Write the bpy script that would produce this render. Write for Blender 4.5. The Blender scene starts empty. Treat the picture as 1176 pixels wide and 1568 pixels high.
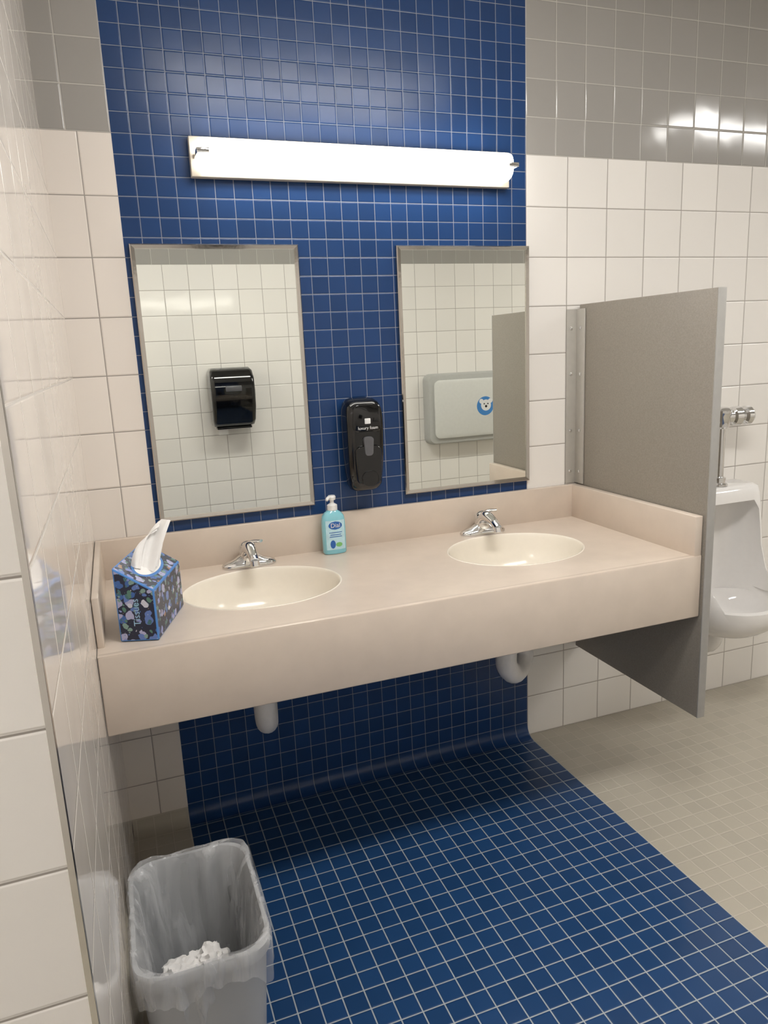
import bpy, bmesh, math, random
from mathutils import Vector, Matrix, noise
random.seed(4)
sc=bpy.context.scene
COL=bpy.context.collection
sc.view_settings.view_transform='Standard'
sc.view_settings.exposure=0.0

# ------------------------------------------------------------ dimensions (m)
T=0.1524; Z0=13*T; TG=0.108; TB=0.0508
XL=0.1675; XG=0.0856; XR=1.384; L=1.4286
YD=-2.75; ZC=2.62; XW=-1.5; XE=5.2
ZT=0.811; ZB=0.632; YC=-0.605; XC=1.576; ZS=0.924

# ------------------------------------------------------------ material helpers
def new_mat(name):
    m=bpy.data.materials.new(name); m.use_nodes=True
    nt=m.node_tree; b=nt.nodes['Principled BSDF']
    return m,nt,b
def mat(name,col,rough=.5,metal=0.,noise_amt=0.,noise_scale=50.,bump=0.,bump_scale=200.,trans=0.,coat=0.,ior=None,spec=None):
    m,nt,b=new_mat(name)
    b.inputs['Base Color'].default_value=(*col,1); b.inputs['Roughness'].default_value=rough
    b.inputs['Metallic'].default_value=metal; b.inputs['Transmission Weight'].default_value=trans
    b.inputs['Coat Weight'].default_value=coat
    if ior: b.inputs['IOR'].default_value=ior
    if spec is not None: b.inputs['Specular IOR Level'].default_value=spec
    tc=nt.nodes.new('ShaderNodeNewGeometry')
    if noise_amt>0:
        n=nt.nodes.new('ShaderNodeTexNoise'); n.inputs['Scale'].default_value=noise_scale; n.inputs['Detail'].default_value=4
        nt.links.new(tc.outputs['Position'],n.inputs['Vector'])
        r=nt.nodes.new('ShaderNodeMapRange'); r.inputs['From Min'].default_value=.3; r.inputs['From Max'].default_value=.7
        r.inputs['To Min'].default_value=1-noise_amt; r.inputs['To Max'].default_value=1+noise_amt
        nt.links.new(n.outputs['Fac'],r.inputs['Value'])
        mx=nt.nodes.new('ShaderNodeVectorMath'); mx.operation='SCALE'; mx.inputs[0].default_value=col
        nt.links.new(r.outputs['Result'],mx.inputs['Scale']); nt.links.new(mx.outputs['Vector'],b.inputs['Base Color'])
    if bump>0:
        n=nt.nodes.new('ShaderNodeTexNoise'); n.inputs['Scale'].default_value=bump_scale; n.inputs['Detail'].default_value=3
        nt.links.new(tc.outputs['Position'],n.inputs['Vector'])
        bp=nt.nodes.new('ShaderNodeBump'); bp.inputs['Distance'].default_value=bump; bp.inputs['Strength'].default_value=1
        nt.links.new(n.outputs['Fac'],bp.inputs['Height']); nt.links.new(bp.outputs['Normal'],b.inputs['Normal'])
    return m
def emis(name,col,s):
    m,nt,b=new_mat(name)
    b.inputs['Base Color'].default_value=(.8,.8,.8,1)
    b.inputs['Emission Color'].default_value=(*col,1); b.inputs['Emission Strength'].default_value=s
    return m
def tile_mat(name,au,av,size,ou,ov,gw,tcol,gcol,rough=.09,var=.03,wave=.00025,tilt=.004,depth=.0009,spec=.5):
    m,nt,b=new_mat(name); N=nt.nodes.new; K=nt.links.new
    g=N('ShaderNodeNewGeometry'); s=N('ShaderNodeSeparateXYZ'); K(g.outputs['Position'],s.inputs[0])
    def M(op,a,c=None,d=None):
        n=N('ShaderNodeMath'); n.operation=op
        for i,vv in enumerate([a,c,d]):
            if vv is None: continue
            if isinstance(vv,(int,float)): n.inputs[i].default_value=vv
            else: K(vv,n.inputs[i])
        return n.outputs[0]
    U=M('DIVIDE',M('SUBTRACT',s.outputs[au],ou),size); V=M('DIVIDE',M('SUBTRACT',s.outputs[av],ov),size)
    fu=M('FRACT',U); fv=M('FRACT',V)
    eu=M('SUBTRACT',.5,M('ABSOLUTE',M('SUBTRACT',fu,.5))); ev=M('SUBTRACT',.5,M('ABSOLUTE',M('SUBTRACT',fv,.5)))
    dist=M('MULTIPLY',M('MINIMUM',eu,ev),size)
    def mr(v,a,c,smooth=False,t0=0.,t1=1.):
        n=N('ShaderNodeMapRange'); n.inputs['From Min'].default_value=a; n.inputs['From Max'].default_value=c
        n.inputs['To Min'].default_value=t0; n.inputs['To Max'].default_value=t1
        if smooth: n.interpolation_type='SMOOTHSTEP'
        K(v,n.inputs['Value']); return n.outputs['Result']
    mask=mr(dist,gw/2-.0003,gw/2+.0003)
    cb=N('ShaderNodeCombineXYZ'); K(M('FLOOR',U),cb.inputs[0]); K(M('FLOOR',V),cb.inputs[1])
    wn=N('ShaderNodeTexWhiteNoise'); wn.noise_dimensions='2D'; K(cb.outputs[0],wn.inputs['Vector'])
    sc_=N('ShaderNodeVectorMath'); sc_.operation='SCALE'; sc_.inputs[0].default_value=tcol
    K(mr(wn.outputs['Value'],0,1,False,1-var,1+var),sc_.inputs['Scale'])
    mx=N('ShaderNodeMix'); mx.data_type='RGBA'; K(mask,mx.inputs[0]); mx.inputs[6].default_value=(*gcol,1); K(sc_.outputs[0],mx.inputs[7])
    K(mx.outputs[2],b.inputs['Base Color'])
    K(mr(mask,0,1,False,.85,rough),b.inputs['Roughness'])
    K(mr(mask,0,1,False,.2,spec),b.inputs['Specular IOR Level'])
    hgt=M('MULTIPLY',mr(dist,gw/2,gw/2+.003,True),depth)
    no=N('ShaderNodeTexNoise'); no.inputs['Scale'].default_value=9; no.inputs['Detail'].default_value=1; K(g.outputs['Position'],no.inputs['Vector'])
    hgt=M('ADD',hgt,M('MULTIPLY',no.outputs['Fac'],wave*4))
    sr=N('ShaderNodeSeparateColor'); K(wn.outputs['Color'],sr.inputs[0])
    t1=M('MULTIPLY',M('MULTIPLY',M('SUBTRACT',sr.outputs[0],.5),fu),tilt*size*2)
    t2=M('MULTIPLY',M('MULTIPLY',M('SUBTRACT',sr.outputs[1],.5),fv),tilt*size*2)
    hgt=M('ADD',hgt,M('ADD',t1,t2))
    bp=N('ShaderNodeBump'); bp.inputs['Distance'].default_value=1; bp.inputs['Strength'].default_value=1
    K(hgt,bp.inputs['Height']); K(bp.outputs['Normal'],b.inputs['Normal'])
    return m

WHITE=(.82,.79,.75); WG=(.34,.31,.28); GRAY=(.345,.33,.31); GG=(.54,.52,.48)
BLUE=(.0125,.046,.148); BG=(.28,.30,.34); BEIGE=(.43,.395,.325); BEG=(.54,.50,.43)
m_white_b=tile_mat('white_tile_back','X','Z',T,XR,Z0,.0026,WHITE,WG)
m_white_bl=tile_mat('white_tile_back_l','X','Z',T,XG,Z0,.0026,(.80,.74,.68),WG)
m_gray_b=tile_mat('gray_tile_back','X','Z',TG,XR,Z0,.0022,GRAY,GG,rough=.10,tilt=.014,spec=.45)
m_gray_bl=tile_mat('gray_tile_back_l','X','Z',TG,XL,Z0,.0022,GRAY,GG,rough=.18,spec=.4)
m_blue_b=tile_mat('blue_mosaic_back','X','Z',TB,XR,0,.0016,BLUE,BG,rough=.24,var=.10,tilt=.011,depth=.0005,wave=.00015,spec=.34)
m_blue_f=tile_mat('blue_mosaic_floor','X','Y',TB,XR,0,.0028,(.0135,.052,.148),(.38,.41,.43),rough=.30,var=.10,tilt=.012,depth=.0006,spec=.4)
m_beige_f=tile_mat('beige_mosaic_floor','X','Y',TB,XR,0,.0026,BEIGE,BEG,rough=.36,var=.04,tilt=.008,depth=.0005)
m_white_l=tile_mat('white_tile_left','Y','Z',T,-L+.004,Z0,.0022,(.82,.76,.70),(.66,.62,.57),rough=.05,wave=.00012,tilt=.003,depth=.0006)  # pale grout colour paints in the bright highlights along the tile joints
m_white_e=tile_mat('white_tile_end','X','Z',T,0,Z0,.0026,WHITE,WG)
m_gray_l=tile_mat('gray_tile_left','Y','Z',TG,0,Z0,.0022,GRAY,GG)
m_ceil=mat('ceiling_paint',(.80,.79,.77),.9,bump=.0006,bump_scale=120)
m_chrome=mat('chrome',(.78,.78,.78),.07,1.)
m_steel=mat('stainless_steel',(.66,.64,.61),.20,1.,noise_amt=.05,noise_scale=30)
m_frame=mat('mirror_frame_steel',(.52,.49,.45),.10,1.,bump=.0004,bump_scale=18)
m_mirror=mat('mirror_silver',(.88,.90,.85),.004,1.)
m_counter=mat('solid_surface',(.645,.553,.468),.26,noise_amt=.035,noise_scale=14,bump=.00008,bump_scale=60)
m_basin=mat('basin_cream',(.83,.77,.67),.16,noise_amt=.01)
m_part=mat('partition_enamel',(.28,.252,.215),.42,noise_amt=.10,noise_scale=260,bump=.00022,bump_scale=420)
m_partedge=mat('partition_edge',(.36,.35,.33),.4,noise_amt=.03)
m_bracket=mat('bracket_enamel',(.46,.44,.40),.35,metal=.2,noise_amt=.03)
m_black=mat('black_plastic',(.003,.003,.0035),.07,noise_amt=.02,coat=.3)
m_black2=mat('black_plastic_satin',(.007,.007,.008),.22,noise_amt=.02)
m_smoke=mat('smoke_window',(.10,.10,.11),.2,noise_amt=.05)
m_ink=mat('white_print',(.75,.75,.75),.5,noise_amt=.02)
m_pvc=mat('white_pvc',(.76,.74,.72),.35,noise_amt=.03)
m_porc=mat('porcelain',(.84,.82,.80),.08,noise_amt=.01)

# ------------------------------------------------------------ mesh helpers
def finish(name,me,mats,parent,smooth=True,ang=38):
    for m in (mats if isinstance(mats,(list,tuple)) else [mats]): me.materials.append(m)
    if smooth:
        for p in me.polygons: p.use_smooth=True
        try: me.set_sharp_from_angle(angle=math.radians(ang))
        except Exception: pass
    o=bpy.data.objects.new(name,me); COL.objects.link(o)
    if parent: o.parent=parent
    return o
def mesh(name,v,f,mats,parent=None,smooth=True,ang=38,fix=True,idx=None):
    me=bpy.data.meshes.new(name); me.from_pydata([tuple(x) for x in v],[],f)
    if idx:
        for p,i in zip(me.polygons,idx): p.material_index=i
    if fix:
        bm=bmesh.new(); bm.from_mesh(me); bmesh.ops.recalc_face_normals(bm,faces=bm.faces); bm.to_mesh(me); bm.free()
    me.update()
    return finish(name,me,mats,parent,smooth,ang)
def empty(name):
    e=bpy.data.objects.new(name,None); COL.objects.link(e); e.empty_display_size=.05; return e
def box(name,x0,x1,y0,y1,z0,z1,m,parent=None,bev=0.,seg=2,M=None):
    bm=bmesh.new()
    vs=[bm.verts.new((x,y,z)) for x in(x0,x1) for y in(y0,y1) for z in(z0,z1)]
    for f in [(0,1,3,2),(4,6,7,5),(0,4,5,1),(2,3,7,6),(0,2,6,4),(1,5,7,3)]: bm.faces.new([vs[i] for i in f])
    bmesh.ops.recalc_face_normals(bm,faces=bm.faces)
    if bev>0: bmesh.ops.bevel(bm,geom=list(bm.edges),offset=bev,segments=seg,affect='EDGES',profile=.5)
    me=bpy.data.meshes.new(name); bm.to_mesh(me); bm.free()
    o=finish(name,me,m,parent,bev>0,60)
    if M is not None: me.transform(M)
    return o
def loft(name,rings,m,parent=None,cap=(True,True),ang=38,closed=True):
    n=len(rings[0]); v=[p for r in rings for p in r]; f=[]
    for i in range(len(rings)-1):
        for j in range(n if closed else n-1):
            k=(j+1)%n; f.append((i*n+j,i*n+k,(i+1)*n+k,(i+1)*n+j))
    if cap[0]: f.append(tuple(range(n))[::-1])
    if cap[1]: f.append(tuple(range((len(rings)-1)*n,len(rings)*n)))
    return mesh(name,v,f,m,parent,True,ang)
def rrect(cx,cy,hx,hy,r,z,n=6,plane='xy'):
    r=min(r,hx*.999,hy*.999); out=[]
    for q,(sx,sy) in enumerate([(1,1),(-1,1),(-1,-1),(1,-1)]):
        for i in range(n+1):
            a=math.pi/2*(q+i/n)
            a1,b1=cx+sx*(hx-r)+r*math.cos(a),cy+sy*(hy-r)+r*math.sin(a)
            out.append((a1,b1,z) if plane=='xy' else ((a1,z,b1) if plane=='xz' else (z,a1,b1)))
    return out
def ell(cx,cy,rx,ry,z,n=32,e=2.):
    out=[]
    for i in range(n):
        a=2*math.pi*i/n; c,s=math.cos(a),math.sin(a)
        out.append((cx+rx*math.copysign(abs(c)**(2/e),c),cy+ry*math.copysign(abs(s)**(2/e),s),z))
    return out
def lathe(name,prof,c,axis,m,parent=None,n=28,ang=35):
    ax=Vector(axis).normalized(); t=Vector((1,0,0)) if abs(ax.x)<.9 else Vector((0,1,0))
    u=ax.cross(t).normalized(); w=ax.cross(u); c=Vector(c); rings=[]
    for r,h in prof:
        rings.append([c+ax*h+(u*math.cos(2*math.pi*i/n)+w*math.sin(2*math.pi*i/n))*max(r,1e-5) for i in range(n)])
    return loft(name,rings,m,parent,ang=ang)
def sweep(name,pts,rad,m,parent=None,n=18,sub=6,flat=1.):
    P=[Vector(p) for p in pts]; R=rad if isinstance(rad,(list,tuple)) else [rad]*len(P)
    Q=[];RR=[]
    for i in range(len(P)-1):
        p0=P[max(i-1,0)];p1=P[i];p2=P[i+1];p3=P[min(i+2,len(P)-1)]
        for k in range(sub):
            t=k/sub
            Q.append(.5*((2*p1)+(-p0+p2)*t+(2*p0-5*p1+4*p2-p3)*t*t+(-p0+3*p1-3*p2+p3)*t**3)); RR.append(R[i]*(1-t)+R[i+1]*t)
    Q.append(P[-1]);RR.append(R[-1])
    rings=[];u=None
    for i,q in enumerate(Q):
        tg=(Q[min(i+1,len(Q)-1)]-Q[max(i-1,0)]).normalized()
        if u is None:
            a=Vector((1,0,0)) if abs(tg.x)<.9 else Vector((0,1,0)); u=(a-tg*a.dot(tg)).normalized()
        else: u=(u-tg*u.dot(tg)).normalized()
        w=tg.cross(u)
        rings.append([q+(u*math.cos(2*math.pi*j/n)+w*math.sin(2*math.pi*j/n)*flat)*RR[i] for j in range(n)])
    return loft(name,rings,m,parent,ang=50)
def text(name,body,size,M,m,parent,ext=.0002):
    cu=bpy.data.curves.new(name,'FONT'); cu.body=body; cu.size=size; cu.extrude=ext; cu.align_x='CENTER'; cu.align_y='CENTER'
    cu.materials.append(m); o=bpy.data.objects.new(name,cu); COL.objects.link(o); o.matrix_world=M
    if parent: o.parent=parent
    return o
def frame_mat(origin,xa,ya):
    xa=Vector(xa).normalized(); ya=Vector(ya).normalized(); za=xa.cross(ya)
    return Matrix(((xa.x,ya.x,za.x,origin[0]),(xa.y,ya.y,za.y,origin[1]),(xa.z,ya.z,za.z,origin[2]),(0,0,0,1)))

# ------------------------------------------------------------ room shell
def quadwall(name,quads,mats):
    v=[];f=[];idx=[]
    for q,i in quads: b=len(v); v+=q; f.append((b,b+1,b+2,b+3)); idx.append(i)
    return mesh(name,v,f,mats,None,False,fix=False,idx=idx)
def qy(x0,x1,z0,z1,y): return [(x0,y,z0),(x1,y,z0),(x1,y,z1),(x0,y,z1)]
def qx(y0,y1,z0,z1,x): return [(x,y1,z0),(x,y0,z0),(x,y0,z1),(x,y1,z1)]
def qz(x0,x1,y0,y1,z): return [(x0,y0,z),(x1,y0,z),(x1,y1,z),(x0,y1,z)]
quadwall('wall_back',[(qy(0,XL,0,Z0,0),0),(qy(0,XL,Z0,ZC,0),1),(qy(XL,XR,0,ZC,0),2),(qy(XR,XE,0,Z0,0),3),(qy(XR,XE,Z0,ZC,0),4)],[m_white_bl,m_gray_bl,m_blue_b,m_white_b,m_gray_b])
quadwall('wall_left',[(qx(-L,0,0,ZC,0),0),(qy(XW,0,0,ZC,-L),1)],[m_white_l,m_white_e])
quadwall('wall_front',[([(XE,YD,0),(XW,YD,0),(XW,YD,Z0),(XE,YD,Z0)],0),([(XE,YD,Z0),(XW,YD,Z0),(XW,YD,ZC),(XE,YD,ZC)],1)],[m_white_b,m_gray_b])
quadwall('wall_right',[(qx(YD,0,0,Z0,XE),0),(qx(YD,0,Z0,ZC,XE),1)],[m_white_l,m_gray_l])
quadwall('wall_entry',[(qx(YD,-L,0,ZC,XW),0)],[m_white_l])
quadwall('floor',[(qz(XW,XL,YD,0,0),1),(qz(XL,XR,YD,0,0),0),(qz(XR,XE,YD,0,0),1)],[m_blue_f,m_beige_f])
quadwall('ceiling',[([(XW,0,ZC),(XE,0,ZC),(XE,YD,ZC),(XW,YD,ZC)],0)],[m_ceil])
def cove(name,x0,x1,m,r=.042):
    a=[(x0,-(r-r*math.cos(math.pi/2*t/8))-.0008,r-r*math.sin(math.pi/2*t/8)+.0008) for t in range(9)]
    b=[(x1,p[1],p[2]) for p in a]
    return loft(name,[a,b],m,None,cap=(False,False),closed=False)
cove('baseboard_back',XL,XR,m_blue_b)
cove('baseboard_corner',0.001,XL,m_beige_f)
tr=empty('trim_1')
box('bead_side',0,.0022,-L-.002,-L+.010,0,ZC-.002,m_steel,tr)
box('bead_front',-.004,.0022,-L-.0022,-L,0,ZC-.002,m_steel,tr)

# ------------------------------------------------------------ countertop with sinks
ct=empty('vanity_countertop')
SX=[.41,1.172]; SY=-.287; RA,RB=.205,.170
def top_mesh():
    v=[];f=[]
    xs=[0.001,.165,.655,.927,1.417,XC]
    y0,y1=YC,-0.001
    for a,b in [(0,1),(2,3),(4,5)]:
        k=len(v); v+=[(xs[a],y0,ZT),(xs[b],y0,ZT),(xs[b],y1,ZT),(xs[a],y1,ZT)]; f.append((k,k+1,k+2,k+3))
    for cx,a,b in [(SX[0],1,2),(SX[1],3,4)]:
        angs=sorted(set([round(2*math.pi*i/72,6) for i in range(72)]+[math.atan2(yy-SY,xx-cx)%(2*math.pi) for xx in(xs[a],xs[b]) for yy in(y0,y1)]))
        k=len(v);n=len(angs)
        for t in angs:
            c,s=math.cos(t),math.sin(t)
            tt=min([q for q in [((xs[b]-cx)/c if c>1e-9 else 1e9),((xs[a]-cx)/c if c<-1e-9 else 1e9),((y1-SY)/s if s>1e-9 else 1e9),((y0-SY)/s if s<-1e-9 else 1e9)] if q>0])
            rr=1/math.sqrt((c/(RA*1.03))**2+(s/(RB*1.03))**2)
            v.append((cx+c*tt,SY+s*tt,ZT)); v.append((cx+c*rr,SY+s*rr,ZT))
        for i in range(n):
            j=(i+1)%n; f.append((k+2*i,k+2*j,k+2*j+1,k+2*i+1))
    mesh('top_surface',v,f,m_counter,ct,False)
top_mesh()
for i,cx in enumerate(SX):
    prof=[(1.032,0),(1.026,.0012),(1.014,.0012),(1.004,-.001),(.992,-.006),(.972,-.02),(.94,-.045),(.88,-.075),(.78,-.102),(.62,-.122),(.4,-.135),(.2,-.140),(.11,-.142)]
    loft('basin_%d'%(i+1),[ell(cx,SY,RA*s,RB*s,ZT+dz,72) for s,dz in prof],m_basin,ct,cap=(False,True),ang=60)
    lathe('drain_flange_%d'%(i+1),[(.0,-.002),(.026,-.002),(.026,.001),(.021,.002),(.018,0),(0,.001)],(cx,SY,ZT-.1405),(0,0,1),m_chrome,ct)
box('apron_front',0.001,XC,YC-.0005,YC+.02,ZB,ZT+.0008,m_counter,ct,.0035)
box('backsplash',0.001,XC-.001,-.020,-.001,ZT-.004,ZS,m_counter,ct,.0025)
box('side_splash_right',XC-.024,XC,YC+.002,-.018,ZT-.004,ZS,m_counter,ct,.0025)
box('side_splash_left',0.001,.016,YC+.055,-.018,ZT-.004,ZS,m_counter,ct,.0025)
box('support_rail',0.03,XC-.03,-.035,-.003,ZB+.05,ZB+.09,m_steel,ct,.001)

# ------------------------------------------------------------ faucets
def faucet(cx,cy,rotz):
    e=empty('sink_faucet')
    z=ZT+.0008
    parts=[]
    rings=[]
    for s,zz,e2 in [(1,0,2.6),(1,.006,2.6),(.95,.011,2.5),(.80,.016,2.3),(.55,.022,2.2),(.36,.032,2.)]:
        rings.append(ell(cx,cy,.079*s,.0285*(s*.75+.25),z+zz,40,e2))
    parts.append(loft('base_plate',rings,m_chrome,e,ang=60))
    parts.append(sweep('spout',[(cx,cy+.004,z+.012),(cx,cy-.004,z+.040),(cx,cy-.030,z+.058),(cx,cy-.070,z+.052),(cx,cy-.103,z+.036)],[.027,.0255,.020,.015,.0135],m_chrome,e))
    parts.append(lathe('aerator',[(0,0),(.0135,0),(.0135,.014),(.011,.016),(0,.016)],(cx,cy-.101,z+.038),(0,-.25,-1),m_chrome,e))
    parts.append(lathe('handle_dome',[(.022,0),(.0235,.008),(.0235,.020),(.018,.029),(.009,.033),(0,.034)],(cx,cy,z+.040),(0,.18,1),m_chrome,e))
    parts.append(sweep('lever',[(cx,cy+.002,z+.066),(cx+.004,cy-.020,z+.073),(cx+.008,cy-.046,z+.076)],[.011,.012,.0095],m_chrome,e,flat=.45))
    Mx=Matrix.Translation((cx,cy,0))@Matrix.Rotation(rotz,4,'Z')@Matrix.Translation((-cx,-cy,0))
    for o in parts[3:]: o.data.transform(Mx)
    return e
faucet(.412,-.070,math.radians(35)); faucet(1.175,-.072,math.radians(50))

# ------------------------------------------------------------ drain pipes
def trap(cx,dx,dz,r=.0305):
    e=empty('sink_drain_pipe')
    y=SY
    sweep('tailpiece',[(cx,y,ZT-.144),(cx,y,ZT-.25),(cx,y,.47)],.021,m_pvc,e,sub=3)
    lathe('slip_nut',[(.026,0),(.035,.004),(.035,.026),(.026,.030)],(cx,y,.475+dz),(0,0,1),m_pvc,e)
    sweep('trap_bend',[(cx,y,.49+dz),(cx,y,.435+dz),(cx+dx*.3,y+.022,.392+dz),(cx+dx*.65,y+.055,.385+dz),(cx+dx*.92,y+.082,.405+dz),(cx+dx,y+.095,.445+dz),(cx+dx,y+.097,.475+dz)],r,m_pvc,e)
    lathe('trap_nut',[(.031,0),(.037,.003),(.037,.025),(.031,.028)],(cx+dx,y+.097,.455+dz),(0,0,1),m_pvc,e)
    sweep('waste_arm',[(cx+dx,y+.097,.475+dz),(cx+dx,y+.105,.502+dz),(cx+dx,y+.14,.515+dz),(cx+dx,y+.2,.515+dz),(cx+dx,-.002,.515+dz)],.022,m_pvc,e)
    lathe('wall_escutcheon',[(.04,0),(.038,.006),(.024,.012)],(cx+dx,-.001,.515+dz),(0,-1,0),m_chrome,e)
trap(.387,.02,.018); trap(1.138,.115,.008,.033)

# ------------------------------------------------------------ mirrors
def wall_mirror(x0,x1,z0,z1):
    e=empty('wall_mirror'); w=.0125; yf=-.017; yb=-.0015
    o=[(x0,z0),(x1,z0),(x1,z1),(x0,z1)]; i=[(x0+w,z0+w),(x1-w,z0+w),(x1-w,z1-w),(x0+w,z1-w)]
    m1=.003; o2=[(x0+m1,z0+m1),(x1-m1,z0+m1),(x1-m1,z1-m1),(x0+m1,z1-m1)]
    v=[(a,yb,b) for a,b in o]+[(a,yf+.003,b) for a,b in o]+[(a,yf,b) for a,b in o2]+[(a,yf+.002,b) for a,b in i]+[(a,-.0105,b) for a,b in i]
    f=[]
    for r in range(4):
        for k in range(4): f.append((r*4+k,r*4+(k+1)%4,(r+1)*4+(k+1)%4,(r+1)*4+k))
    mesh('frame',v,f,m_frame,e,False)
    g=[(x0+w*.9,-.0115,z0+w*.9),(x1-w*.9,-.0115,z0+w*.9),(x1-w*.9,-.0115,z1-w*.9),(x0+w*.9,-.0115,z1-w*.9)]
    mesh('glass',g,[(0,1,2,3)],m_mirror,e,False,fix=False)
wall_mirror(.180,.6355,.956,1.710); wall_mirror(.934,1.3865,.955,1.709)

# ------------------------------------------------------------ vanity light
vl=empty('vanity_wall_light')
m_lamp=emis('lamp_diffuser',(1,.96,.89),9.5)
m_cream=mat('lamp_plate',(.58,.53,.45),.35,noise_amt=.01)
box('back_plate',.357,1.310,-.026,-.001,1.877,1.977,m_cream,vl,.002)
rings=[]
for k,(xx,s) in enumerate([(.377,.90),(.380,.97),(.386,1.),(.84,1.),(1.282,1.),(1.288,.97),(1.291,.90)]):
    r=[(xx,-.026,1.927-.0405*s)]
    for j in range(1,20):
        a=math.pi*j/20; r.append((xx,-.026-.066*s*abs(math.sin(a))**.6,1.927-.0405*s*math.copysign(abs(math.cos(a))**.75,math.cos(a))))
    r.append((xx,-.026,1.927+.0405*s)); rings.append(r)
loft('diffuser',rings,m_lamp,vl,ang=50)
for n_,xa,xb in [('end_clip_left',.366,.398),('end_clip_right',1.270,1.302)]:
    box(n_,xa,xb,-.098,-.0935,1.920,1.932,m_chrome,vl,.001)
    s=xa if 'left' in n_ else xb-.004
    box(n_+'_arm',s,s+.004,-.097,-.02,1.920,1.932,m_chrome,vl,.001)

# ------------------------------------------------------------ ceiling lights
m_tube=emis('ceiling_lens',(1,.98,.945),29.)
def ceil_light(cx,cy,hl=.60):
    e=empty('ceiling_light_fixture')
    box('housing',cx-hl-.04,cx+hl+.04,cy-.17,cy+.17,ZC-.045,ZC-.001,m_ceil,e,.004)
    loft('lens',[rrect(cx,cy,hl,.135,.02,ZC-.046),rrect(cx,cy,hl,.135,.02,ZC-.056),rrect(cx,cy,hl-.015,.12,.02,ZC-.062)],m_tube,e)
ceil_light(1.05,-1.42); ceil_light(3.75,-1.42); ceil_light(-.80,-2.15,.32)

# ------------------------------------------------------------ soap dispenser
sd=empty('wall_soap_dispenser'); cx=.787
rings=[]
for z,w,d,y0 in [(.992,.032,.040,-.02),(.998,.045,.062,-.01),(1.013,.051,.080,-.004),(1.05,.054,.088,0),(1.10,.0565,.095,0),(1.17,.0575,.099,0),(1.215,.0575,.099,0),(1.240,.056,.092,0),(1.258,.051,.080,0),(1.268,.041,.062,0),(1.272,.025,.040,-.004)]:
    rings.append([(a,b,z) for a,b,_ in rrect(cx,y0-.001-d/2,w,d/2,min(.028,d*.45),0,7)])
loft('body',rings,m_black,sd,ang=50)
def plate(name,cx,cz,hw,hz,r,y,th,m,parent,top=1.,):
    a=rrect(cx,cz,hw,hz,r,y,8,'xz'); b=rrect(cx,cz,hw,hz,r,y-th*.7,8,'xz'); c=rrect(cx,cz,hw*.93,hz*.95,r*.9,y-th,8,'xz')
    for rr in (a,b,c):
        for i,(X,Y,Z) in enumerate(rr):
            t=(Z-(cz-hz))/(2*hz); k=top*t+(1-t); rr[i]=(cx+(X-cx)*k,Y,Z)
    return loft(name,[a,b,c],m,parent,ang=40)
plate('lid_panel',cx,1.215,.046,.040,.018,-.097,.006,m_black,sd,.9)
plate('push_bar',cx,1.075,.037,.060,.022,-.089,.015,m_black,sd,1.15)
plate('push_pad',cx,1.035,.026,.024,.022,-.101,.006,m_black,sd)
plate('sight_window',cx,1.132,.0125,.029,.010,-.0985,.009,m_smoke,sd,1.35)
text('label_print','luxury foam',.013,frame_mat((cx,-.1042,1.186),(1,0,0),(0,0,1)),m_ink,sd)
plate('logo_print',cx,1.206,.009,.008,.002,-.1030,.0008,m_ink,sd)

# ------------------------------------------------------------ soap bottle
sb=empty('hand_soap_bottle'); bx,by,bz=.675,-.062,ZT+.0012
m_liq=mat('soap_bottle_plastic',(.25,.60,.70),.10,noise_amt=.03,coat=.6)
m_lab=mat('label_light',(.50,.74,.82),.3,noise_amt=.08,noise_scale=90)
m_lblue=mat('label_blue',(.02,.12,.42),.3,noise_amt=.03)
m_lgreen=mat('label_green',(.20,.50,.16),.3,noise_amt=.05)
m_wpl=mat('white_plastic',(.80,.80,.79),.25,noise_amt=.01)
prof=[(0,.92,.9),(.004,.99,.98),(.03,.985,.97),(.07,1.,1.),(.10,.985,1.),(.115,.90,.95),(.125,.70,.80),(.131,.45,.62),(.134,.36,.55)]
loft('bottle_body',[ell(bx,by,.0365*sx,.0215*sy,bz+h,40,2.8) for h,sx,sy in prof],m_liq,sb,ang=50)
def wrap(name,z0,z1,half,m,off,rnd=False,n=14,xo=0.):
    rings=[]
    for k in range(n+1):
        t=k/n; z=z0+(z1-z0)*t; hw=half*(math.sqrt(max(0,1-(2*t-1)**2)) if rnd else 1); hw=max(hw,1e-4)
        rings.append([])
        for j in range(n+1):
            X=xo-hw+2*hw*j/n; e=2.8
            Y=-(.0215+off)*(max(0,1-abs(X/.0375)**e))**(1/e)
            rings[-1].append((bx+X,by+Y,bz+z))
    return loft(name,rings,m,sb,cap=(False,False),closed=False)
wrap('label',.014,.104,.029,m_lab,.0006)
wrap('label_badge',.076,.101,.021,m_lblue,.0012,True)
wrap('label_leaf',.022,.036,.010,m_lgreen,.0012,True,xo=.009)
wrap('label_drop',.018,.044,.008,m_lblue,.0012,True,xo=-.010)
for i,(zz,hw) in enumerate([(.066,.020),(.059,.017),(.053,.019)]): wrap('label_line_%d'%(i+1),zz,zz+.0022,hw,m_lblue,.0012)
text('label_text','Dial',.019,frame_mat((bx,by-.0236,bz+.0885),(1,0,0),(0,0,1)),m_ink,sb)
lathe('pump_collar',[(.013,0),(.0155,.001),(.0155,.016),(.011,.019),(.0075,.021),(.006,.022),(.006,.032)],(bx,by,bz+.132),(0,0,1),m_wpl,sb)
lathe('pump_head',[(.006,0),(.011,.001),(.0125,.009),(.010,.014),(0,.015)],(bx,by,bz+.163),(0,0,1),m_wpl,sb)
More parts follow.
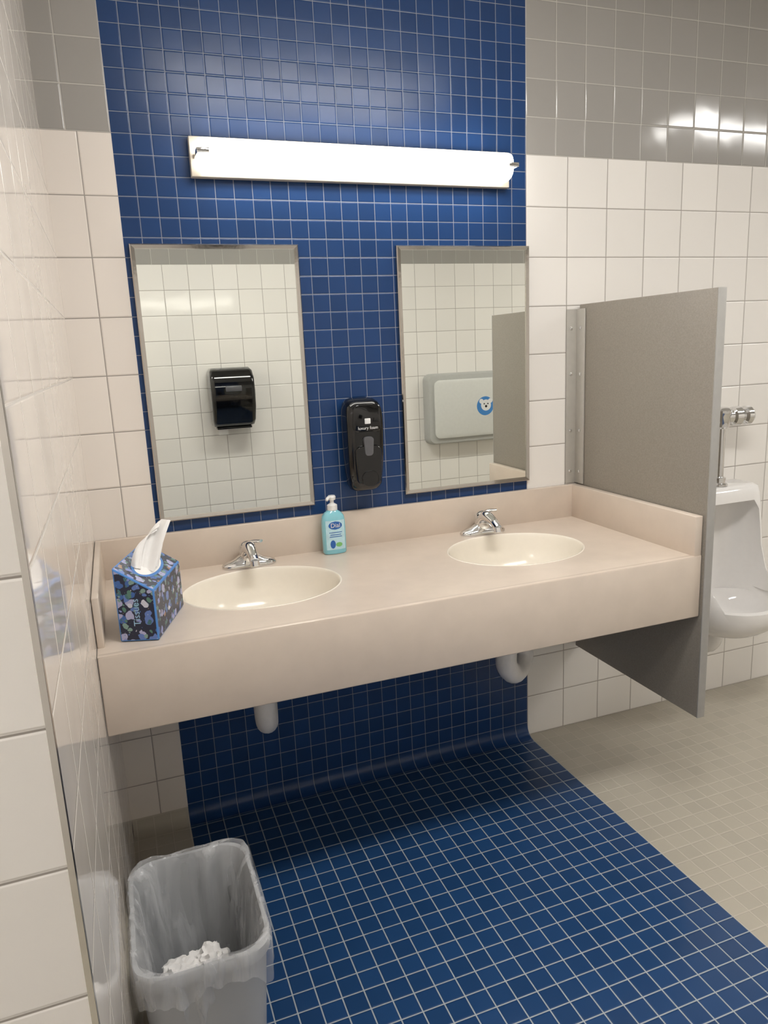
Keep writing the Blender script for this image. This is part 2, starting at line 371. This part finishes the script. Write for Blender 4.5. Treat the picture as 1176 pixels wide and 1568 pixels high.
sweep('pump_nozzle',[(bx,by,bz+.172),(bx-.014,by-.010,bz+.172),(bx-.020,by-.016,bz+.166)],[.006,.005,.0042],m_wpl,sb,n=12)

# ------------------------------------------------------------ tissue box (wedge)
tb=empty('tissue_box')
def floral():
    m,nt,b=new_mat('floral_card'); N=nt.nodes.new;K=nt.links.new
    g=N('ShaderNodeNewGeometry')
    n=N('ShaderNodeTexNoise'); n.inputs['Scale'].default_value=40; K(g.outputs['Position'],n.inputs['Vector'])
    ad=N('ShaderNodeMix'); ad.data_type='VECTOR'; ad.inputs[0].default_value=.022; K(g.outputs['Position'],ad.inputs[4]); K(n.outputs['Color'],ad.inputs[5])
    col=(.014,.018,.045)
    prev=None
    for scale,thr,cols in [(42,.42,[(.12,.20,.50),(.42,.42,.62),(.05,.13,.38)]),(58,.30,[(.10,.22,.17),(.22,.34,.30),(.06,.16,.18)]),(38,.24,[(.62,.62,.70),(.26,.30,.60),(.34,.20,.13)]),(120,.14,[(.5,.5,.55),(.3,.2,.12),(.1,.2,.5)])]:
        v=N('ShaderNodeTexVoronoi'); v.inputs['Scale'].default_value=scale; K(ad.outputs[1],v.inputs['Vector'])
        lt=N('ShaderNodeMath'); lt.operation='LESS_THAN'; K(v.outputs['Distance'],lt.inputs[0]); lt.inputs[1].default_value=thr
        sp=N('ShaderNodeSeparateColor'); K(v.outputs['Color'],sp.inputs[0])
        cr=N('ShaderNodeValToRGB'); cr.color_ramp.interpolation='CONSTANT'
        cr.color_ramp.elements[0].color=(*cols[0],1); cr.color_ramp.elements[1].position=.4; cr.color_ramp.elements[1].color=(*cols[1],1)
        e=cr.color_ramp.elements.new(.72); e.color=(*cols[2],1); K(sp.outputs[0],cr.inputs[0])
        mx=N('ShaderNodeMix'); mx.data_type='RGBA'; K(lt.outputs[0],mx.inputs[0])
        if prev is None: mx.inputs[6].default_value=(*col,1)
        else: K(prev,mx.inputs[6])
        K(cr.outputs[0],mx.inputs[7]); prev=mx.outputs[2]
    K(prev,b.inputs['Base Color']); b.inputs['Roughness'].default_value=.35
    return m
m_flor=floral(); m_bedge=mat('card_blue',(.07,.23,.58),.4,noise_amt=.04); m_tis=mat('tissue_paper',(.88,.86,.84),.9,noise_amt=.02)
zb=ZT+.0012
near=Vector((.128,-.562,0)); dl=Vector((.072,.215,0)); dw=Vector((-.080,.027,0))
hR,hL=.114,.167
c=[near,near+dl,near+dl+dw,near+dw]
bm=bmesh.new()
vb=[bm.verts.new((p.x,p.y,zb)) for p in c]; vt=[bm.verts.new((p.x,p.y,zb+h)) for p,h in zip(c,[hR,hR,hL,hL])]
bm.faces.new(vb[::-1]); bm.faces.new(vt)
for i in range(4): bm.faces.new((vb[i],vb[(i+1)%4],vt[(i+1)%4],vt[i]))
bmesh.ops.recalc_face_normals(bm,faces=bm.faces)
bmesh.ops.bevel(bm,geom=list(bm.edges),offset=.0036,segments=2,affect='EDGES',profile=.5,material=1)
me=bpy.data.meshes.new('carton'); bm.to_mesh(me); bm.free(); finish('carton',me,[m_flor,m_bedge],tb,False)
u=dl.normalized(); wv=(Vector((dw.x,dw.y,hL-hR))).normalized(); nrm=u.cross(wv).normalized()
if nrm.z<0: nrm=-nrm
cen=near+dl*.5+dw*.5; cen.z=zb+(hR+hL)/2
def onbox(a,b_,h): return cen+u*a+wv*b_+nrm*h
def oval(name,ra,rb,h,m):
    mesh(name,[onbox(ra*math.cos(t*math.pi/16),rb*math.sin(t*math.pi/16),h) for t in range(32)],[tuple(range(32))],m,tb,False)
oval('opening_border',.080,.033,.0004,m_bedge); oval('opening',.072,.026,.0008,m_tis)
def tissue(name,base,top,wb,wt,hgt,ph,bend):
    v=[];f=[];nu,nv=30,20
    B=Vector(base); Tp=Vector(top)
    for j in range(nv+1):
        t=j/nv
        mid=B.lerp(Tp,t)+Vector((bend*math.sin(math.pi*t),0,.012*math.sin(math.pi*t)))
        wdt=wb*(1-t)+wt*t+.010*math.sin(math.pi*t)
        for i in range(nu+1):
            s=i/nu*2-1
            sdv=Vector((.92,.30,0)).normalized()
            fdv=Vector((-.30,.92,0)).normalized()
            fold=.012*math.sin(s*3.6+ph+t*1.2)+.0035*math.sin(s*11+ph*2+4*t)
            drop=-.010*s*(1-t)*1.0 + hgt*t*(.10*s-.10*s*s)
            v.append(mid+sdv*(s*wdt)+fdv*fold+Vector((0,0,drop)))
    for j in range(nv):
        for i in range(nu): a=j*(nu+1)+i; f.append((a,a+1,a+nu+2,a+nu+1))
    return mesh(name,v,f,m_tis,tb,True,80)
b0=onbox(-.040,.002,.001); b1=onbox(.0,.0,.001)
tissue('tissue_sheet',b0,(b0.x+.056,b0.y+.054,b0.z+.092),.023,.017,.09,.4,-.004)
tissue('tissue_sheet_back',b1,(b1.x+.026,b1.y+.030,b1.z+.058),.022,.020,.06,1.9,-.006)
fd=(near+dw*.5)
text('carton_print','Tissues',.021,frame_mat((fd.x-u.x*.0008,fd.y-u.y*.0008,zb+.066),(0,0,1),(dw.x,dw.y,0)) ,mat('print_pale_blue',(.35,.55,.75),.5,noise_amt=.02),tb)

# ------------------------------------------------------------ urinal partition
up=empty('urinal_partition')
box('panel',1.5795,1.6045,-.612,-.012,.321,1.526,m_part,up,.0018)
box('edge_strip',1.5792,1.6048,-.6155,-.611,.321,1.526,m_partedge,up,.001)
box('wall_flange',1.536,1.575,-.0045,-.0008,.928,1.512,m_bracket,up,.0008)
box('channel',1.5735,1.5790,-.048,-.0008,.928,1.512,m_bracket,up,.001)
box('channel_back',1.6052,1.6100,-.048,-.0008,.335,1.512,m_bracket,up,.001)
for z in (.97,1.11,1.30,1.45):
    lathe('screw_wall_%d'%(z*100),[(.006,0),(.006,.002),(.003,.0035),(0,.0037)],(1.553,-.0045,z),(0,-1,0),m_chrome,up,n=12)
    lathe('screw_panel_%d'%(z*100),[(.006,0),(.006,.002),(.003,.0035),(0,.0037)],(1.5735,-.028,z),(-1,0,0),m_chrome,up,n=12)

# ------------------------------------------------------------ urinal
ur=empty('urinal'); ux=2.15
def dsec(z,w,d,r,n=10):
    out=[(ux+w,-.001,z),(ux-w,-.001,z)]
    r=min(r,w*.98,d*.95)
    for i in range(n+1):
        a=math.pi+math.pi/2*i/n; out.append((ux-w+r+r*math.cos(a),-d+r+r*math.sin(a),z))
    for i in range(n+1):
        a=1.5*math.pi+math.pi/2*i/n; out.append((ux+w-r+r*math.cos(a),-d+r+r*math.sin(a),z))
    return out
body=loft('bowl_body',[dsec(*q) for q in [(.318,.06,.12,.05),(.325,.10,.20,.09),(.345,.135,.27,.12),(.38,.160,.315,.15),(.42,.172,.335,.165),(.455,.176,.335,.17),(.475,.176,.30,.15),(.51,.175,.235,.10),(.56,.173,.185,.06),(.64,.170,.155,.045),(.76,.168,.140,.04),(.835,.166,.130,.04),(.858,.162,.122,.04),(.865,.150,.108,.04)]],m_porc,ur,ang=60)
cut1=loft('cut1',[[(ux+a,b_,z) for a,b_ in [(-.138*k,-.6),(-.138*k,-.10),(-.12*k,-.06),(-.07*k,-.035),(.07*k,-.035),(.12*k,-.06),(.138*k,-.10),(.138*k,-.6)]] for z,k in [(.452,1.),(.70,1.),(.775,.97),(.81,.82)]],m_porc,None)
cut2=loft('cut2',[ell(ux,-.170,.146*math.cos(t),.140*math.cos(t),.462+.10*math.sin(t),40) for t in [-1.5,-1.3,-1.1,-.9,-.7,-.5,-.3,-.1,.1]],m_porc,None)
for cobj in (cut1,cut2):
    md=body.modifiers.new('b','BOOLEAN'); md.operation='DIFFERENCE'; md.solver='EXACT'; md.object=cobj
bpy.context.view_layer.update()
dg=bpy.context.evaluated_depsgraph_get(); nm=bpy.data.meshes.new_from_object(body.evaluated_get(dg))
body.modifiers.clear(); body.data=nm
bpy.data.objects.remove(cut1); bpy.data.objects.remove(cut2)
for p in nm.polygons: p.use_smooth=True
nm.set_sharp_from_angle(angle=math.radians(50))
lathe('drain_strainer',[(.0,0),(.03,0),(.03,.004),(0,.005)],(ux,-.17,.362),(0,0,1),m_chrome,ur)
sweep('outlet',[(ux,-.10,.33),(ux,-.09,.27),(ux,-.06,.235),(ux,-.002,.23)],.03,m_porc,ur)
fv=empty('flush_valve')
sweep('flush_pipe',[(ux,-.075,.868),(ux,-.075,.95),(ux,-.075,1.08)],.0135,m_chrome,fv,sub=3)
lathe('spud_collar',[(.030,0),(.030,.006),(.022,.012),(.022,.030),(.014,.034)],(ux,-.075,.8665),(0,0,1),m_chrome,fv)
lathe('valve_body',[(.015,0),(.026,.008),(.028,.045),(.031,.050),(.031,.066),(.025,.074),(.012,.080),(0,.081)],(ux,-.075,1.075),(0,0,1),m_chrome,fv)
lathe('handle_socket',[(.024,0),(.026,.030),(.034,.036),(.036,.060),(.030,.070),(.026,.078),(.034,.086),(.035,.104),(.026,.116),(.010,.120),(0,.120)],(ux+.004,-.075,1.118),(1,-.1,0),m_chrome,fv)
sweep('supply_stub',[(ux,-.075,1.10),(ux-.05,-.072,1.10),(ux-.09,-.05,1.10),(ux-.10,-.002,1.10)],.014,m_chrome,fv)
lathe('supply_escutcheon',[(.034,0),(.032,.006),(.018,.012)],(ux-.10,-.001,1.10),(0,-1,0),m_chrome,fv)

# ------------------------------------------------------------ trash bin
tc=empty('trash_bin'); bxc,byc=.131,-.853
m_bin=mat('bin_gray_plastic',(.37,.38,.39),.38,noise_amt=.03,noise_scale=8)
def bsec(k,z,g=0.):
    return rrect(bxc,byc,.092+.024*k+g,.130+.029*k+g,.045+.01*k,z,9)
H=.375
loft('bin_shell',[bsec(0,.0015,-.004),bsec(0,.006),bsec(.5,H*.5),bsec(.93,H-.028),bsec(.93,H-.027,.006),bsec(1,H-.003,.006),bsec(1,H,.004),bsec(1,H,-.003),bsec(.9,H-.03,-.004),bsec(0,.010,-.004)],m_bin,tc,ang=45)
def liner_mat():
    m,nt,b=new_mat('clear_liner'); N=nt.nodes.new;K=nt.links.new
    b.inputs['Base Color'].default_value=(.72,.73,.75,1); b.inputs['Roughness'].default_value=.13
    b.inputs['Specular IOR Level'].default_value=.8
    tr=N('ShaderNodeBsdfTransparent'); mx=N('ShaderNodeMixShader'); out=nt.nodes['Material Output']
    g=N('ShaderNodeNewGeometry')
    mp=N('ShaderNodeMapping'); mp.inputs['Scale'].default_value=(1,1,.12); K(g.outputs['Position'],mp.inputs['Vector'])
    n=N('ShaderNodeTexNoise'); n.inputs['Scale'].default_value=38; n.inputs['Detail'].default_value=3; n.inputs['Distortion'].default_value=.15; K(mp.outputs[0],n.inputs['Vector'])
    r=N('ShaderNodeMapRange'); r.interpolation_type='SMOOTHSTEP'; r.inputs['From Min'].default_value=.35; r.inputs['From Max'].default_value=.68; r.inputs['To Min'].default_value=.22; r.inputs['To Max'].default_value=.44
    K(n.outputs['Fac'],r.inputs['Value']); K(r.outputs[0],mx.inputs[0]); K(tr.outputs[0],mx.inputs[1]); K(b.outputs[0],mx.inputs[2]); K(mx.outputs[0],out.inputs['Surface'])
    bp=N('ShaderNodeBump'); bp.inputs['Distance'].default_value=.012; K(n.outputs['Fac'],bp.inputs['Height']); K(bp.outputs[0],b.inputs['Normal'])
    return m
m_lin=liner_mat()
def lsec(k,z,g,amp,seed,za=0.):
    base=rrect(bxc,byc,.092+.024*k+g,.130+.029*k+g,.05,0,3)
    # resample evenly for fine pleats
    P=[Vector(p) for p in base]; tot=sum((P[(i+1)%len(P)]-P[i]).length for i in range(len(P))); N_=180; out=[]; i=0; acc=0; seg=(P[1]-P[0]).length
    for q_ in range(N_):
        tgt=tot*q_/N_
        while acc+seg<tgt and i<len(P)-1: acc+=seg; i+=1; seg=(P[(i+1)%len(P)]-P[i]).length
        p=P[i].lerp(P[(i+1)%len(P)],(tgt-acc)/max(seg,1e-6)); x,y=p.x,p.y
        d=Vector((x-bxc,y-byc,0)); d.normalize()
        q=noise.noise(Vector((x*20,y*20,seed)))*amp+(.35-abs(noise.noise(Vector((x*38,y*38,seed*.35)))))*amp*1.3
        zz=z+za*noise.noise(Vector((x*14,y*14,5)))+za*.3*noise.noise(Vector((x*50,y*50,9)))
        out.append((max(x+d.x*q,.003),y+d.y*q,zz))
    return out
loft('liner',[lsec(.88,H-.062,.011,.008,1,.045),lsec(.92,H-.040,.011,.007,1.05,.024),lsec(.96,H-.020,.011,.005,1.1,.008),lsec(1,H-.004,.010,.003,1.15),lsec(1,H+.007,.006,.003,1.2,.006),lsec(1,H+.006,-.003,.004,1.2,.006),lsec(.99,H-.012,-.012,.010,1.3),lsec(.92,H-.040,-.016,.018,1.45),lsec(.85,H-.08,-.018,.024,1.6),lsec(.75,H-.12,-.020,.026,1.8),lsec(.65,H-.16,-.022,.026,2.0),lsec(.4,.14,-.024,.020,2.4),lsec(.2,.06,-.030,.012,2.8),lsec(0,.03,-.05,.008,3)],m_lin,tc,cap=(False,True),ang=55)
def crumple(name,c,r,seed):
    bm=bmesh.new(); bmesh.ops.create_icosphere(bm,subdivisions=4,radius=1)
    for v in bm.verts:
        p=v.co.copy(); q=1+.7*abs(noise.noise(p*1.3+Vector((seed,0,0))))-.6*abs(noise.noise(p*2.2+Vector((0,seed,0))))+.08*noise.noise(p*6)
        v.co=Vector(c)+p*r*q
    me=bpy.data.meshes.new(name); bm.to_mesh(me); bm.free(); return finish(name,me,m_tis,tc,True,45)
for i,(x,y,z,r) in enumerate([(.085,-.845,.208,.036),(.150,-.830,.212,.033),(.172,-.86,.195,.030),(.12,-.80,.17,.036),(.085,-.83,.16,.034),(.15,-.86,.15,.036),(.105,-.87,.14,.038),(.15,-.80,.12,.04),(.10,-.82,.10,.04),(.14,-.86,.08,.045),(.12,-.82,.055,.045)]): crumple('used_tissue_%d'%(i+1),(x,y,z),r,i*3.7)

# ------------------------------------------------------------ opposite-wall objects (seen in mirrors)
pt=empty('paper_towel_dispenser'); cx=.81
rings=[]
for z,w,d in [(.975,.118,.10),(.985,.128,.15),(1.02,.134,.18),(1.10,.137,.205),(1.20,.138,.215),(1.28,.137,.205),(1.325,.132,.175),(1.345,.120,.13)]:
    rings.append([(a,b,z) for a,b,_ in rrect(cx,YD+.001+d/2,w,d/2,.028,0,6)])
loft('cover',rings,m_black,pt,ang=50)
box('tear_bar',cx-.11,cx+.11,YD+.06,YD+.13,.962,.976,m_black2,pt,.003)
box('paper_end',cx-.10,cx-.04,YD+.095,YD+.097,.925,.964,m_tis,pt)
box('window',cx-.05,cx+.05,YD+.200,YD+.222,1.20,1.235,m_smoke,pt,.004)
cs=empty('baby_changing_station'); m_csg=mat('station_gray',(.66,.66,.63),.45,noise_amt=.02); m_csd=mat('station_dark_gray',(.45,.45,.43),.5,noise_amt=.02)
ccx,ccz=2.63,.98
def rp(hx,hz,r,y): return rrect(ccx,ccz,hx,hz,r,YD+y,8,'xz')
loft('station_body',[rp(.45,.25,.05,.001),rp(.45,.25,.05,.06),rp(.44,.24,.05,.085),rp(.415,.215,.045,.09)],m_csd,cs)
loft('station_door',[rp(.405,.205,.04,.089),rp(.405,.205,.04,.102),rp(.39,.19,.04,.108)],m_csg,cs)
sx=ccx-.01
lathe('sticker',[(.0,0),(.068,0),(.068,.001),(0,.001)],(sx,YD+.108,ccz+.005),(0,1,0),mat('sticker_blue',(.05,.22,.55),.4,noise_amt=.03),cs)
lathe('sticker_face',[(.0,0),(.040,0),(.040,.001),(0,.001)],(sx+.005,YD+.1092,ccz+.010),(0,1,0),m_ink,cs)
for dx in (-.032,.040): lathe('sticker_ear',[(.0,0),(.017,0),(.017,.0008),(0,.0008)],(sx+dx,YD+.1092,ccz+.040),(0,1,0),m_ink,cs)
lathe('sticker_nose',[(.0,0),(.009,0),(.009,.001),(0,.001)],(sx+.005,YD+.1104,ccz+.002),(0,1,0),m_black2,cs)
for dx in (-.010,.020): lathe('sticker_eye',[(.0,0),(.005,0),(.005,.001),(0,.001)],(sx+dx,YD+.1104,ccz+.020),(0,1,0),m_black2,cs)

# ------------------------------------------------------------ world + camera
w=bpy.data.worlds.new('w'); sc.world=w; w.use_nodes=True; w.node_tree.nodes['Background'].inputs[0].default_value=(.5,.5,.5,1); w.node_tree.nodes['Background'].inputs[1].default_value=.1
cam=bpy.data.cameras.new('camera'); co=bpy.data.objects.new('camera',cam); COL.objects.link(co); sc.camera=co
cam.sensor_fit='VERTICAL'; cam.sensor_height=36; cam.lens=1121.22/1568*36; cam.clip_start=.02
yaw,pit,rol=.3451,.2162,-.0456
Rm=Matrix.Rotation(-yaw,4,'Z')@Matrix.Rotation(math.pi/2-pit,4,'X')@Matrix.Rotation(rol,4,'Z')
co.matrix_world=Matrix.Translation((.0912,-2.1450,1.4046))@Rm
